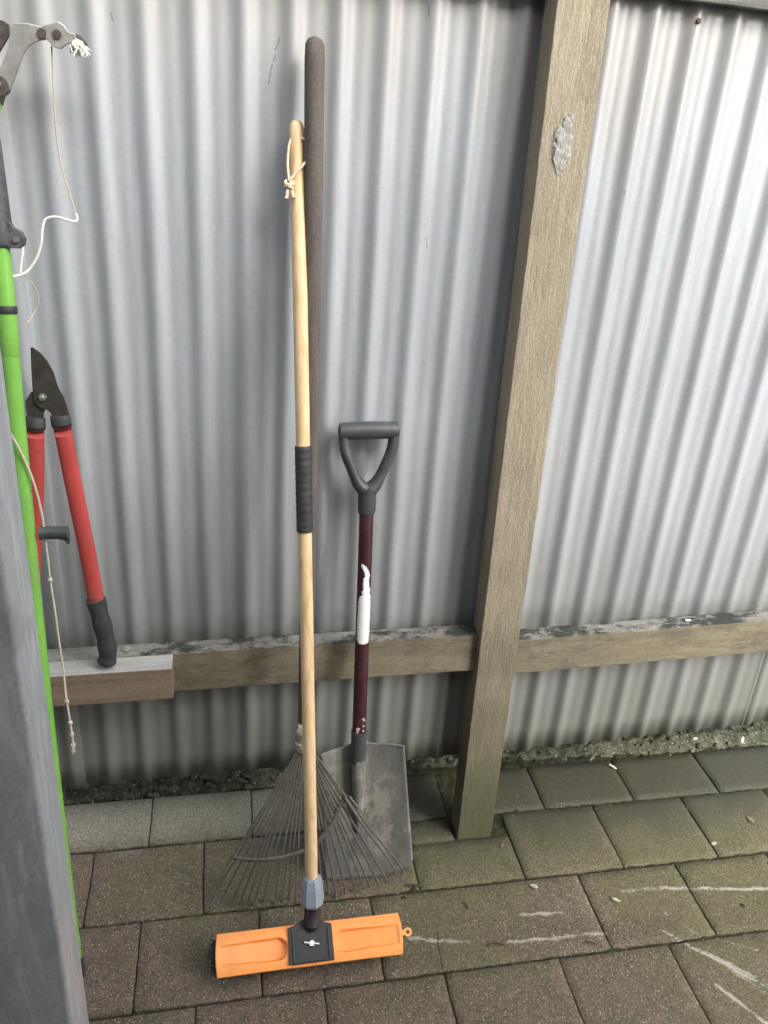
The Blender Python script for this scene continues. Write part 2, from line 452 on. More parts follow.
def sheet(x0, x1, zb, zt, extra, warp):
    bm = bmesh.new()
    nx = int((x1-x0)/PITCH*16); nz = 26
    rows = []
    for j in range(nz+1):
        row = []
        for i in range(nx+1):
            x = x0 + (x1-x0)*i/nx
            b = zb(x); z = b + (zt - b)*j/nz
            e = extra
            if x - x0 < .03: e += .0022*(1-(x-x0)/.03)
            w = .0035*noise.noise(Vector((x*3.2 + warp, z*1.1, 0))) + .0012*noise.noise(Vector((x*14+warp, z*3, 5)))
            xs = x + .004*noise.noise(Vector((x*2, z*1.6, warp+9)))
            row.append(bm.verts.new((xs, FY(z) + prof(x)*(1+.15*noise.noise(Vector((x*5, warp, z))))+ w - e, z)))
        rows.append(row)
    for a, b in zip(rows, rows[1:]):
        for i in range(nx):
            bm.faces.new((a[i], a[i+1], b[i+1], b[i]))
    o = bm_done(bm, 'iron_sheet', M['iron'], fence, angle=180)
    s = o.modifiers.new('thick', 'SOLIDIFY'); s.thickness = .0008; s.offset = 1
    return o
zbL = lambda x: .198 + .003*math.sin(x*7)
zbR = lambda x: .196 + .033*max(0, (x-.6))/.8
edges = [-1.70, -1.05, -.365, .545, 1.275, 2.01, 2.75, 3.4]
for i in range(len(edges)-1):
    sheet(edges[i], edges[i+1] + (.045), (zbL if i < 3 else zbR), 1.835, .0035 if i % 2 else 0, i*3.7)

def beam(name, xa, xb, za, zb, h, t0, t1, mats, seed=0, top=True, n=60, rough=.0012):
    """timber along the fence: top edge z goes za..zb; height h; from offset t0 (back) to t1 (front)"""
    bm = bmesh.new(); R_ = []
    for i in range(n+1):
        x = xa + (xb-xa)*i/n; zt = za + (zb-za)*i/n
        q = lambda k: rough*noise.noise(Vector((x*22, seed + k*7.3, 0)))
        R_.append([bm.verts.new(c) for c in (
            (x, FY(zt-h, t0), zt-h+q(0)), (x, FY(zt-h, t1)+q(1), zt-h+q(0)), (x, FY(zt, t1)+q(2), zt+q(3)-.0006), (x, FY(zt, t0), zt+q(4)))])
    for a, b in zip(R_, R_[1:]):
        for k in range(4):
            f = bm.faces.new((a[k], b[k], b[(k+1) % 4], a[(k+1) % 4]))
            f.material_index = 1 if (k == 2 and top) else 0
    bm.faces.new(R_[0][::-1]); bm.faces.new(R_[-1])
    return bm_done(bm, name, mats, fence, smooth=False, bevel=.0015, seg=2)
beam('rail', -1.7, .5415, .548, .583, .095, .0102, .052, [M['rail'], M['railtop']], 1)
beam('rail', .6325, 3.4, .563, .655, .091, .0102, .052, [M['rail'], M['railtop']], 2, n=120)
beam('rail', -1.7, .523, 1.885, 1.877, .09, .0102, .034, [M['greyrail'], M['greyrail']], 3)
beam('rail', .618, 3.4, 1.889, 1.865, .09, .0102, .034, [M['greyrail'], M['greyrail']], 4, n=100)
tag(beam('offcut', -.62, -.112, .566, .5735, .074, .0545, .102, [M['block'], M['blocktop']], 5, n=20, rough=.0006),
    'brown timber offcut with bleached top fixed in front of the rail')

# post: rough sawn, slight lean, corners measured at head and foot
bm = bmesh.new(); n = 90; R_ = []
x0b, x1b, yb = .5495, .6370, 1.338
x0t, x1t, yt = .5230, .6120, 1.4110
z0, z1 = -.12, 2.05
for i in range(n+1):
    z = z0 + (z1-z0)*i/n; t = z/1.775
    xl = x0b+(x0t-x0b)*t; xr = x1b+(x1t-x1b)*t; y = yb + (yt-yb)*t
    q = lambda k: .0013*noise.noise(Vector((k*9.1, z*30, 2))) + .0010*noise.noise(Vector((k*5.1, z*7, 4)))
    ch = .0025*max(0, noise.noise(Vector((3.3, z*26, 8))))*(1 if z > 1.35 else .4)
    bk = FY(z, .0105)
    R_.append([bm.verts.new(c) for c in ((xl+q(0), y+q(1), z), (xl+(xr-xl)*.33, y+q(5), z), (xl+(xr-xl)*.66, y+q(6), z), (xr+q(2)-ch, y+q(3)+ch*.5, z), (xr+q(2)-.001, bk, z), (xl+q(0), bk, z))])
for a, b in zip(R_, R_[1:]):
    for k in range(6): bm.faces.new((a[k], a[(k+1) % 6], b[(k+1) % 6], b[k]))
bm.faces.new(R_[0][::-1]); bm.faces.new(R_[-1])
post = bm_done(bm, 'post', M['post'], fence, smooth=False, bevel=.0016, seg=2)
# white filler blob on the post, with dark smear beside it
def lump(bm, c, r, sq=(1, 1, 1), sub=2, amp=.35, seed=0, f=60):
    ret = bmesh.ops.create_icosphere(bm, subdivisions=sub, radius=1)
    for v in ret['verts']:
        d = 1 + amp*noise.noise(v.co*1.7 + Vector((seed, seed*2.1, 0)))
        v.co = Vector(c) + Vector((v.co.x*sq[0], v.co.y*sq[1], v.co.z*sq[2]))*r*d
bm = bmesh.new()
for i, (dx, dz, r) in enumerate(((.006, .030, .008), (.0045, .020, .007), (-.008, .010, .008), (.004, .010, .008), (.002, 0, .009), (-.002, -.010, .012), (.002, -.020, .011), (-.002, -.030, .010), (.000, -.040, .007), (.005, -.012, .009))):
    z = 1.575 + dz
    lump(bm, (.566+dx, 1.4015+LEAN*dz, z), r, (1.0, .10, 1.1), 3, 1.1, i)
bm_done(bm, 'filler_patch', M['filler'], post, smooth=False)

# screws: rail, sheet tops
def screwhead(x, y, z, r=.0042):
    bm = bmesh.new()
    d = Vector((0, -1, LEAN)).normalized()
    tube(bm, [Vector((x, y, z)), Vector((x, y, z))+d*.0022, Vector((x, y, z))+d*.0032], [r*1.15, r, r*.5], 10)
    return bm_done(bm, 'roofing_screw', M['rust'], fence)
for k in (-1, 1, 4, 7, 9, 12):
    x = PH + k*PITCH*1.0 - (PITCH*5 if k < 1 else 0)
    if .50 < x < .65: continue
    screwhead(x, FY(1.772, .0125), 1.772)
# screw through a washer on top of the lower rail
bm = bmesh.new(); c = Vector((-.206, FY(.57, .030), .5735))
tube(bm, [c, c+Vector((0, 0, .002))], .009, 14); tube(bm, [c+Vector((0, 0, .002)), c+Vector((0, 0, .006))], [.0055, .004], 6)
bm_done(bm, 'roofing_screw', M['castmetal'], fence)

# ------------------------------------------------------------------ paving
rows = [(.406, .602, .178-.252*8, 0), (.606, .802, .055-.252*8, 1), (.806, 1.0015, .178-.252*8, 2), (1.006, 1.2005, .055-.252*8, 3), (1.2055, 1.3985, .178-.252*8, 4), (1.4040, 1.553, .055-.252*8, 5)]
rows = [(-.394+.2*k, -.198+.2*k, (.178 if k % 2 else .055)-.252*8, 10+k) for k in range(4)] + rows
special = {5: [-.194, .050, .302, .554, .806, 1.060, 1.314], 4: [-.315, -.065, .180, .4255, .682, .935, 1.19], 3: [-.195, .055, .305, .811, 1.066, 1.318], 2: [-.075, .178, .4305, .684, .943, 1.195]}
bm = bmesh.new(); lay = bm.faces.layers.float.new('tone')
def paver(xa, xb, ya, yb, seed):
    g = .0009 + .0006*random.random()
    xa += g; xb -= g; ya += g; yb -= g
    tone = random.random()
    h = random.uniform(-.0022, .0018); sx = random.uniform(-.006, .006); sy = random.uniform(-.006, .006)
    nx = max(2, int((xb-xa)/.011)); ny = max(2, int((yb-ya)/.011))
    b = .0022
    def xs(i, n, a, e):
        if i == 0: return a
        if i == 1: return a+b
        if i == n-1: return e-b
        if i == n: return e
        return a + (e-a)*i/n
    G = []
    cx, cy = (xa+xb)/2, (ya+yb)/2
    for j in range(ny+1):
        r = []
        for i in range(nx+1):
            x = xs(i, nx, xa, xb); y = xs(j, ny, ya, yb)
            z = h + sx*(x-cx) + sy*(y-cy) + .0008*noise.noise(Vector((x*25, y*25, seed)))
            rim = i in (0, nx) or j in (0, ny)
            if rim:
                z -= .0022
                wv = .0018*noise.noise(Vector((x*45, y*45, 3.3)))
                if i in (0, nx): x += wv
                if j in (0, ny): y += wv
            if i in (0, nx) and j in (0, ny):
                z -= .001; x += .002*(1 if i == 0 else -1); y += .002*(1 if j == 0 else -1)
            r.append(bm.verts.new((x, y, z)))
        G.append(r)
    fs = []
    for j in range(ny):
        for i in range(nx):
            fs.append(bm.faces.new((G[j][i], G[j][i+1], G[j+1][i+1], G[j+1][i])))
    per = [G[0][i] for i in range(nx+1)] + [G[j][nx] for j in range(1, ny+1)] + [G[ny][i] for i in range(nx-1, -1, -1)] + [G[j][0] for j in range(ny-1, 0, -1)]
    low = [bm.verts.new((v.co.x, v.co.y, -.045)) for v in per]
    n = len(per)
    for k in range(n):
        fs.append(bm.faces.new((per[(k+1) % n], per[k], low[k], low[(k+1) % n])))
    for f in fs: f[lay] = tone; f.smooth = True
def overlaps_post(xa, xb, ya, yb): return xa < .637 and xb > .545 and ya < 1.45 and yb > 1.338
for ya, yb_, xs0, k in rows:
    if k in special:
        js = special[k]
        L = []; x = js[0]
        while x > -1.6: x -= .252; L.append(x)
        L = L[::-1] + js; x = js[-1]
        while x < 3.2: x += .252; L.append(x)
    else:
        L = [xs0 + .252*i for i in range(20)]
    for i in range(len(L)-1):
        xa, xb = L[i], L[i+1]
        if k == 4 and abs(xa-.4255) < .01:           # notched around the post foot
            paver(xa, xb, ya, 1.331, 1); paver(xa, .541, 1.331, yb_, 1)
            continue
        if k == 5 and abs(xa-.302) < .01:
            paver(xa, .541, ya, yb_, 1); continue
        if k == 5 and abs(xa-.554) < .01:
            paver(.645, xb, ya, yb_, 1); continue
        paver(xa, xb, ya, yb_, i*1.7+k)
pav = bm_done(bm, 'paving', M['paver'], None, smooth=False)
for pgn in pav.data.polygons: pgn.use_smooth = True
tag(pav, kind='structure')

# the ground: one sheet, finely noisy near the fence
bm = bmesh.new()
N = 8
g = [bm.verts.new(c) for c in ((-60, -60, -.013), (60, -60, -.013), (60, 60, -.013), (-60, 60, -.013))]
bm.faces.new(g)
tag(bm_done(bm, 'ground', M['soil'], None, smooth=False), kind='structure')
# joint filling: slightly lumpy soil and moss between pavers
bm = bmesh.new(); nx, ny = 620, 210; G = []
for j in range(ny+1):
    r = []
    for i in range(nx+1):
        x = -.7+2.5*i/nx; y = .72+.86*j/ny
        z = -.0070 + .0045*noise.noise(Vector((x*50, y*50, 1))) + .003*noise.noise(Vector((x*9, y*9, 4))) + .0018*min(1, max(0, x))
        r.append(bm.verts.new((x, y, z)))
    G.append(r)
for j in range(ny):
    for i in range(nx): bm.faces.new((G[j][i], G[j][i+1], G[j+1][i+1], G[j+1][i]))
tag(bm_done(bm, 'joint_soil', M['soil'], None), kind='structure')

# mossy rubble bank behind the paving, under and beyond the fence
def bank_h(x, y):
    u = (y-1.553)
    left = 1/(1+math.exp((x-.24)*18)); right = 1/(1+math.exp(-(x-.98)*14))
    prof_ = min(1, max(0, u/.05))
    base = -.014 + prof_*(.046*left + .030*right + .002) + .10*max(0, u-.12)
    base += prof_*(.014*noise.noise(Vector((x*9, y*9, 2))) + .005*noise.noise(Vector((x*45, y*45, 7))) + .005*noise.noise(Vector((x*110, y*110, 9))))
    return base
bm = bmesh.new(); nx, ny = 560, 120; G = []
for j in range(ny+1):
    G.append([bm.verts.new((-1.2+3.6*i/nx, 1.545+.75*(j/ny)**1.5, bank_h(-1.2+3.6*i/nx, 1.545+.75*(j/ny)**1.5))) for i in range(nx+1)])
for j in range(ny):
    for i in range(nx): bm.faces.new((G[j][i], G[j][i+1], G[j+1][i+1], G[j+1][i]))
tag(bm_done(bm, 'mossy_bank', M['moss'], None), kind='structure')
bm = bmesh.new()
for i in range(620):
    x = random.uniform(-.6, 1.9) if i % 2 else random.uniform(-.45, .25)
    y = 1.557 + abs(random.gauss(0, .05))
    if .24 < x < .98 and random.random() < .5: continue
    r = random.choice((.003, .004, .005, .007, .010))*random.uniform(.6, 1.2)
    lump(bm, (x, y, bank_h(x, y)+r*.3), r, (1, 1, .7), 1, .6, i*.37)
lump(bm, (-.03, 1.605, .026), .036, (1.6, .8, .7), 4, .7, 3.3)
lump(bm, (.05, 1.595, .016), .022, (1.5, .8, .7), 3, .7, 5.3)
tag(bm_done(bm, 'rubble', M['moss'], None, smooth=False), 'loose grit and mossy rubble heaped under the iron fence', 'rubble', kind='stuff')

# grit scattered over the pavers
bm = bmesh.new()
for i in range(700):
    x = random.uniform(-.4, 1.5); y = random.uniform(.8, 1.55)
    if random.random() < .5: y = random.choice((1.0035, 1.203, 1.4015)) + random.gauss(0, .012)
    r = random.uniform(.0005, .0012)
    lump(bm, (x, y, .0004), r, (1.3, 1, .6), 1, .5, i*.31)
tag(bm_done(bm, 'grit', mottled('pale_grit', (.34, .32, .27), .9, 0, .4, 200), None, smooth=False), 'pale grit scattered over the pavers', 'grit', kind='stuff')

# ------------------------------------------------------------------ broom
V = Vector
broom = thing('broom', 'orange headed push broom with a pale pine handle leaning on the fence', 'broom', (.155, 1.075, 0))
tiltA = math.radians(29)
hx = V((1, .004, .0)).normalized()
hn = V((0, -math.sin(tiltA), math.cos(tiltA)))       # top face normal
hy = V((0, math.cos(tiltA), math.sin(tiltA)))        # across the head, towards the fence
hc = V((.1545, 1.056, .0665))                         # centre of the top face
def HP(x, y, z=0): return hc + hx*x + hy*y + hn*z
HL, HW = .190, .037
# head: curved shell with two long dished recesses
def head_z(x, y):
    ex = .006*(x/HL)**2*1.0
    z = -.004*(abs(y)/HW)**3 + ex
    for s_ in (-1, 1):
        # recess: parallel-sided slot with round inner end and open outer end
        u = s_*x
        if u > .047:
            half = .0215 - .0035*(u-.064)/.12
            if u < .0685: half = math.sqrt(max(0, .0215**2 - (.0685-u)**2))
            d = half - abs(y + .001)
            d = min(d, (HL-.006-u)) if u > HL-.012 else d
            k = min(1, max(0, d/.0032)); k = k*k*(3-2*k)
            z -= .0125*k*min(1, max(0.22, (HL+.02-u)/.14))
    return z
bm = bmesh.new(); nx, ny = 190, 44; G = []
for j in range(ny+1):
    r = []
    for i in range(nx+1):
        x = -HL + 2*HL*i/nx
        y0 = -1 + 2*j/ny
        w = HW*(1 + .05*(abs(x)/HL)**2)
        y = y0*w + .0025*math.cos(x/HL*PI/2)*(1 if y0 > 0 else 0)*abs(y0)
        xe = x + (.0035*(1 - y0*y0) - .0035)*(1 if x > 0 else -1)*max(0, (abs(x)-HL*.93)/(HL*.07))
        r.append(bm.verts.new(HP(xe, y, head_z(x, y))))
    G.append(r)
for j in range(ny):
    for i in range(nx): bm.faces.new((G[j][i], G[j][i+1], G[j+1][i+1], G[j+1][i]))
per = [G[0][i] for i in range(nx+1)] + [G[j][nx] for j in range(1, ny+1)] + [G[ny][i] for i in range(nx-1, -1, -1)] + [G[j][0] for j in range(ny-1, 0, -1)]
l1 = [bm.verts.new(v.co + (v.co-hc).normalized()*.0012 - hn*.0022) for v in per]
l2 = [bm.verts.new(v.co + (v.co-hc).normalized()*.0016 - hn*.0105) for v in per]
n = len(per)
for A_, B_ in ((per, l1), (l1, l2)):
    for k in range(n): bm.faces.new((A_[(k+1) % n], A_[k], B_[k], B_[(k+1) % n]))
l3 = [bm.verts.new(hc + (v.co-hc-hn*(v.co-hc).dot(hn))*.97 + hn*(-.012)) for v in l2]
for k in range(n): bm.faces.new((l2[(k+1) % n], l2[k], l3[k], l3[(k+1) % n]))
bm.faces.new(l3)
head = bm_done(bm, 'broom_head', M['orange'], broom, angle=50)
# hanging tab with a hole at the right end
bm = bmesh.new(); out_, inn = [], []
for k in range(20):
    a = 2*PI*k/20
    out_.append((HL+.0145+.0085*math.cos(a), .001+.0085*math.sin(a))); inn.append((HL+.0145+.0042*math.cos(a), .001+.0042*math.sin(a)))
for t0, flip in ((-.0025, 0), (-.0065, 1)):
    a = [bm.verts.new(HP(x, y, t0)) for x, y in out_]; b = [bm.verts.new(HP(x, y, t0)) for x, y in inn]
    for k in range(20): bm.faces.new((a[k], a[(k+1) % 20], b[(k+1) % 20], b[k]))
    if not flip: A0, B0 = a, b
for k in range(20):
    bm.faces.new((A0[k], A0[(k+1) % 20], a[(k+1) % 20], a[k])); bm.faces.new((B0[k], B0[(k+1) % 20], b[(k+1) % 20], b[k]))
obox(bm, HP(HL+.003, .001, -.0045), hx, hy, hn, .012, .010, .0042)
bm_done(bm, 'hanging_tab', M['orange'], head, smooth=False)
# bristles
bm = bmesh.new()
for i in range(74):
    for j in range(7):
        x = -HL*.975 + 2*HL*.955*i/73; y = (-.026 + .052*j/6)
        for k in range(3):
            sx = random.gauss(0, .0022); sy = random.gauss(0, .002)
            b0 = HP(x+sx*.5, y+sy*.5, -.0155)
            spl = -.30*max(0, -x/HL)**5
            d = (-hn*.92 + hx*(spl+random.gauss(0, .05)) + hy*(.10+random.gauss(0, .05)))
            L_ = min(.058, (b0.z-.0015)/max(.2, -d.z))
            tube(bm, [b0, b0 + d*L_*.6, b0 + d*L_], [.0018, .0016, .0012], 4)
bm_done(bm, 'bristles', M['bristle'], broom, smooth=False)
# black bracket plate + socket
bm = bmesh.new()
poly = [(-.046, -.0335), (.046, -.0335), (.0450, .034), (.028, .0385), (.020, .046), (-.020, .046), (-.028, .0385), (-.0450, .034)]
prism(bm, poly, hc, hx, hy, hn, -.0015, .0042)
# raised rib frame on the plate
for sx in (-1, 1):
    obox(bm, HP(sx*.0365, -.001, .0052), hx, hy, hn, .003, .058, .003)
obox(bm, HP(0, -.0315, .0052), hx, hy, hn, .074, .003, .003)
plate = bm_done(bm, 'bracket', M['black'], broom, smooth=False, bevel=.0012)
bm = bmesh.new()
c = HP(.0015, .001, .0042)
tube(bm, [c, c+hn*.0035, c+hn*.007], [.0090, .0082, .005], 14)
tube(bm, [c+hn*.003-hx*.015+hy*.003, c+hn*.004+hx*.015-hy*.003], [.0028, .0028], 8)
bm_done(bm, 'wing_nut', M['screw'], plate)
# handle axis
A = V((.1610, 1.097, .1050)); B = V((.1215, 1.4395, 1.574)); hd = (B-A).normalized()
def BA(s): return A + hd*s
bm = bmesh.new()
tube(bm, [HP(.002, .030, -.002), HP(.003, .036, .010), A + hd*.004, BA(.020), BA(.034)], [.012, .0165, .0170, .0170, .0190], 18)
bm_done(bm, 'socket', M['black'], broom)
# six-sided locking collar
bm = bmesh.new(); u, v = frame(hd)
rings = []
for s_, r in ((.028, .0235), (.034, .0250), (.070, .0225), (.088, .0180), (.090, .0160)):
    rings.append([bm.verts.new(BA(s_) + (u*math.cos(PI*k/4+.2)+v*math.sin(PI*k/4+.2))*r) for k in range(8)])
for a, b in zip(rings, rings[1:]):
    for k in range(8): bm.faces.new((a[k], a[(k+1) % 8], b[(k+1) % 8], b[k]))
bm.faces.new(rings[0][::-1]); bm.faces.new(rings[-1])
for k in range(8):
    a = PI*k/4+.2; dirn = u*math.cos(a)+v*math.sin(a)
    tube(bm, [BA(.036)+dirn*.0242, BA(.070)+dirn*.0219, BA(.087)+dirn*.0180], .0013, 6)
bm_done(bm, 'locking_collar', M['bluegrey'], broom, smooth=False, bevel=.0008)
L = (B-A).length
bm = bmesh.new()
S = [(.06, .0122), (.3, .0124), (.8, .0126), (1.2, .0126), (L-.05, .0125), (L-.014, .0122), (L-.006, .0105), (L-.0015, .0065), (L, .002)]
tube(bm, [BA(s_) for s_, r in S], [r for s_, r in S], 24)
hand = bm_done(bm, 'handle', M['pine'], broom)
# rubber sleeve with ridges
s0, s1 = .820, .978
bm = bmesh.new(); pts, rs = [], []
nn = 46
for i in range(nn+1):
    s_ = s0+(s1-s0)*i/nn
    pts.append(BA(s_)); rs.append(.0148 + (.0005 if i % 4 < 2 else 0) - (.001 if i in (0, nn) else 0))
tube(bm, pts, rs, 20)
bm_done(bm, 'grip_sleeve', M['rubber'], hand)
# hanging cord through the top
T = BA(L-.030)
bm = bmesh.new()
X = V((1, 0, 0)); Z = hd; f = X.cross(hd).normalized()
if f.y > 0: f = -f
p0 = T + X*.009 + f*.013
loop = [T, p0, p0+X*.008-Z*.009+f*.003, p0+X*.010-Z*.021+f*.003, p0+X*.004-Z*.034+f*.003, T-X*.006-Z*.054+f*.016, T-X*.0155-Z*.066+f*.014]
tube(bm, catmull(loop, 6), .0024, 8)
loop = [T-X*.010+f*.004, T-X*.0140-Z*.012+f*.006, T-X*.0165-Z*.035+f*.008, T-X*.0165-Z*.048+f*.010, T-X*.0155-Z*.064+f*.014]
tube(bm, catmull(loop, 6), .0022, 8)
k0 = T-X*.0155-Z*.068+f*.014
for i in range(3):
    ring = [k0 + V((.0062*math.cos(a), .0055*math.sin(a), -.0035*i + .003*math.sin(a+i*2))) for a in [2*PI*j/12 for j in range(13)]]
    tube(bm, ring, .0026, 8)
tube(bm, catmull([k0-Z*.004, k0-Z*.014-X*.003, k0-Z*.024-X*.005], 4), [.0028]*8+[.0036], 8)
tube(bm, catmull([k0-Z*.004+X*.002, k0-Z*.013+X*.004, k0-Z*.022+X*.0065], 4), [.0028]*8+[.0036], 8)
bm_done(bm, 'hanging_cord', mottled('cream_cord', (.66, .55, .40), .9, 0, .2, 500, .5), hand)

# ------------------------------------------------------------------ leaf rake
rake = thing('leaf_rake', 'old metal fan rake with a long dark weathered handle standing behind the broom', 'rake', (.16, 1.22, 0))
RT = V((.1468, 1.436, 1.6915)); RF = V((.1515, 1.272, .405)); rd = (RF-RT).normalized()
Lr = (RF-RT).length
bm = bmesh.new()
S = [(0, .004), (.003, .011), (.010, .0150), (.03, .0160), (.3, .0157), (.8, .0152), (Lr-.02, .014), (Lr+.02, .010)]
def bow(s_): return V((.003*math.sin(PI*s_/Lr), 0, 0))
tube(bm, [RT+rd*s_+bow(s_) for s_, r in S], [r for s_, r in S], 20)
rh = bm_done(bm, 'handle', M['greywood'], rake)
bm = bmesh.new()
tube(bm, [RF-rd*.055, RF-rd*.05, RF-rd*.012, RF+rd*.012], [.0150, .0160, .0155, .0175], 16)
tube(bm, [RF-rd*.035, RF-rd*.028], .0185, 14); tube(bm, [RF-rd*.008, RF+rd*.002], .0200, 14)
lump(bm, RF-rd*.04+V((-.008, -.012, 0)), .011, (1, .6, 1.4), 2, .6, 2)
bm_done(bm, 'ferrule', M['ferrule'], rake)
# fan of tines: px-measured arc of tips, in world metres
ex = V((1, 0, 0)); ez = V((0, .11, 1)).normalized()
def fan_y(z): return 1.208 + .155*z
def FP(x, z, dy=0): return V((x, fan_y(z)+dy, z))
nt = 25
brace = catmull([FP(-.006, .142, -.004), FP(.050, .130, -.006), FP(.105, .132, -.007), (FP(.155, .145, -.007)), FP(.190, .172, -.008), FP(.220, .220, -.006), FP(.242, .275, -.004)], 8)
def brace_at(fx):
    return brace[min(len(brace)-1, max(0, int(round(fx*(len(brace)-1)))))]
start = V((RF.x, RF.y-.004, RF.z-.004))
for i in range(nt):
    f_ = i/(nt-1)
    ang = -1 + 2*f_
    tipx = .160 + .212*ang + .004*math.sin(i*5)
    tipz = .020 + .030*abs(ang)**2.2 + (.022*max(0, ang)**2) + .004*math.sin(i*3.1)
    tip = FP(tipx, tipz, -.004*math.cos(i*2.3))
    b = FP(start.x + (tipx-start.x)*.60 + .012*ang*(1-abs(ang)), start.z + (tipz-start.z)*.60)
    if ang < .1:
        # bound to the brace
        pass
    bend = tip + V((.002*math.sin(i*7), -.004, -.020)) + V((.006*ang, 0, 0))
    end = bend + V((.002*math.sin(i*11), .012, -.011))
    if end.z < .004: end.z = .004
    s2 = start + V((.010*ang, -.002+.002*(i % 2), 0))
    bm = bmesh.new()
    tube(bm, catmull([s2, start.lerp(b, .5)+V((.004*ang, 0, 0)), b, tip, bend, end], 5), .0023, 6, flat=.5, up=(0, -1, 0))
    bm_done(bm, 'tine', M['rakemetal'], rake)
bm = bmesh.new()
tube(bm, brace, .0052, 8, flat=.45, up=(0, -1, .1))
bm_done(bm, 'brace', M['rakemetal'], rake)
bm = bmesh.new()
tube(bm, [FP(.240, .275, -.010), FP(.272, .225, -.014)], .0036, 6, flat=.5)
tube(bm, [FP(.250, .275, -.008), FP(.286, .222, -.012)], .0030, 6, flat=.5)
bm_done(bm, 'loose_strap', M['rakemetal'], rake)

# ------------------------------------------------------------------ shovel
shov = thing('shovel', 'square mouth shovel with maroon shaft and black D handle beside the post', 'shovel', (.30, 1.27, 0))
def SY(z): return 1.240 + .170*z
sa = V((.2730, SY(.40)-.004, .40)); sb = V((.2720, SY(.91), .914))
sd = (sb-sa).normalized()
bm = bmesh.new(); tube(bm, [sa-sd*.05, sb+sd*.02], [.0150, .0142], 20)
shaft = bm_done(bm, 'shaft', M['maroon'], shov)
# torn label following the shaft
bm = bmesh.new()
prof_l = [(0, -.7, .50), (.004, -1.0, .85), (.02, -1.05, 1.0), (.05, -1.05, 1.0), (.085, -1.0, 1.05), (.100, -.85, .95), (.108, -.55, .95), (.112, -.45, .60), (.118, -.40, .95), (.125, -.30, .60), (.142, -.35, .50), (.150, -.10, .60), (.160, -.25, .45), (.170, -.60, .10), (.176, -.70, -.40)]
zs = []
for q in range(130):
    s_ = .176*q/129
    for a_, b_ in zip(prof_l, prof_l[1:]):
        if a_[0] <= s_ <= b_[0]+1e-9:
            k = (s_-a_[0])/(b_[0]-a_[0]); l_ = a_[1]+(b_[1]-a_[1])*k; r_ = a_[2]+(b_[2]-a_[2])*k; break
    l_ += .22*noise.noise(V((q*.23, 1, 0)))+.12*noise.noise(V((q*.7, 4, 0))); r_ += .22*noise.noise(V((q*.25, 5, 0)))+.12*noise.noise(V((q*.8, 8, 0)))
    zs.append((s_, l_, r_))
base_s = (.612-.40)/sd.z
prev = None
for s_, l_, r_ in zs:
    row = []
    for k in range(9):
        a = l_ + (r_-l_)*k/8
        row.append(bm.verts.new(sa + sd*(base_s+s_) + V((math.sin(a), -math.cos(a), 0))*(.01525)))
    if prev:
        for k in range(8): bm.faces.new((prev[k], prev[k+1], row[k+1], row[k]))
    prev = row
lb = bm_done(bm, 'torn_label', M['label'], shaft)
md = lb.modifiers.new('t', 'SOLIDIFY'); md.thickness = .0001; md.offset = 1
# flaked sticker remnants near the foot of the shaft
bm = bmesh.new()
for i in range(9):
    a = random.uniform(-.5, .6); zz = .405 + .035*random.random()
    c = sa + sd*((zz-.40)) + V((math.sin(a), -math.cos(a), 0))*.0150
    lump(bm, c, .003, (1.2, .3, 1.3), 1, .8, i)
bm_done(bm, 'sticker_remnant', mottled('pinkish_paint', (.50, .38, .38), .6, 0, .3, 300), shaft, smooth=False)
# socket
bm = bmesh.new()
tube(bm, [V((.2730, SY(.40)-.005, .402)), V((.2735, SY(.34)-.006, .325))], [.0172, .0168], 16)
bm_done(bm, 'socket', M['darkgrey'], shov)
bm = bmesh.new()
tube(bm, [V((.2735, SY(.34)-.0055, .334)), V((.276, SY(.28)-.004, .28)), V((.279, SY(.20)+.001, .20)), V((.281, SY(.14)+.006, .13))], [.0162, .0150, .0105, .004], 16)
bm_done(bm, 'frog', M['blade'], shov)
# blade: dished, shoulders with rolled treads, rounded bottom corners
def blade_outline(v):            # v 0 top .. 1 bottom -> left, right x, z
    zt = .352
    l_ = .1915 + (.2080-.1915)*v; r_ = .3715 + (.4090-.3715)*v
    return l_, r_
bm = bmesh.new(); nu, nv = 40, 44; G = []
for j in range(nv+1):
    v = j/nv
    r = []
    for i in range(nu+1):
        u = i/nu
        l_, r_ = blade_outline(v)
        zt = .372 - .022*(1-u)            # left shoulder sits lower in view
        # shoulders dip next to the socket rises
        cx = abs(u-.47)
        neck = .030*math.exp(-(cx/.085)**2)
        zt += neck - .004
        zb = .003 + .006*u
        cor = 0
        rr = .16
        if u < rr: cor = .024*(1-math.sqrt(max(0, 1-((rr-u)/rr)**2)))
        ru = .5
        if u > 1-ru: cor = .055*(1-math.sqrt(max(0, 1-((u-1+ru)/ru)**2)))
        zb += cor
        z = zt + (zb-zt)*v
        x = l_ + (r_-l_)*u
        dish = .017*(abs(2*u-1)**2.6)*(1-.45*v)
        y = SY(z) - dish + .006 + .004*math.sin(v*PI) - .010*math.exp(-(cx/.05)**2)*max(0, 1-v*1.6)
        y -= .10*(u-.5)*.20
        r.append(bm.verts.new((x, y, z)))
    G.append(r)
for j in range(nv):
    for i in range(nu):
        f_ = bm.faces.new((G[j][i], G[j][i+1], G[j+1][i+1], G[j+1][i]))
        f_.material_index = 1 if j >= nv-2 and i > 2 else 0
blade = bm_done(bm, 'blade', [M['blade'], M['edge']], shov, angle=180)
md = blade.modifiers.new('t', 'SOLIDIFY'); md.thickness = .0022; md.offset = 0
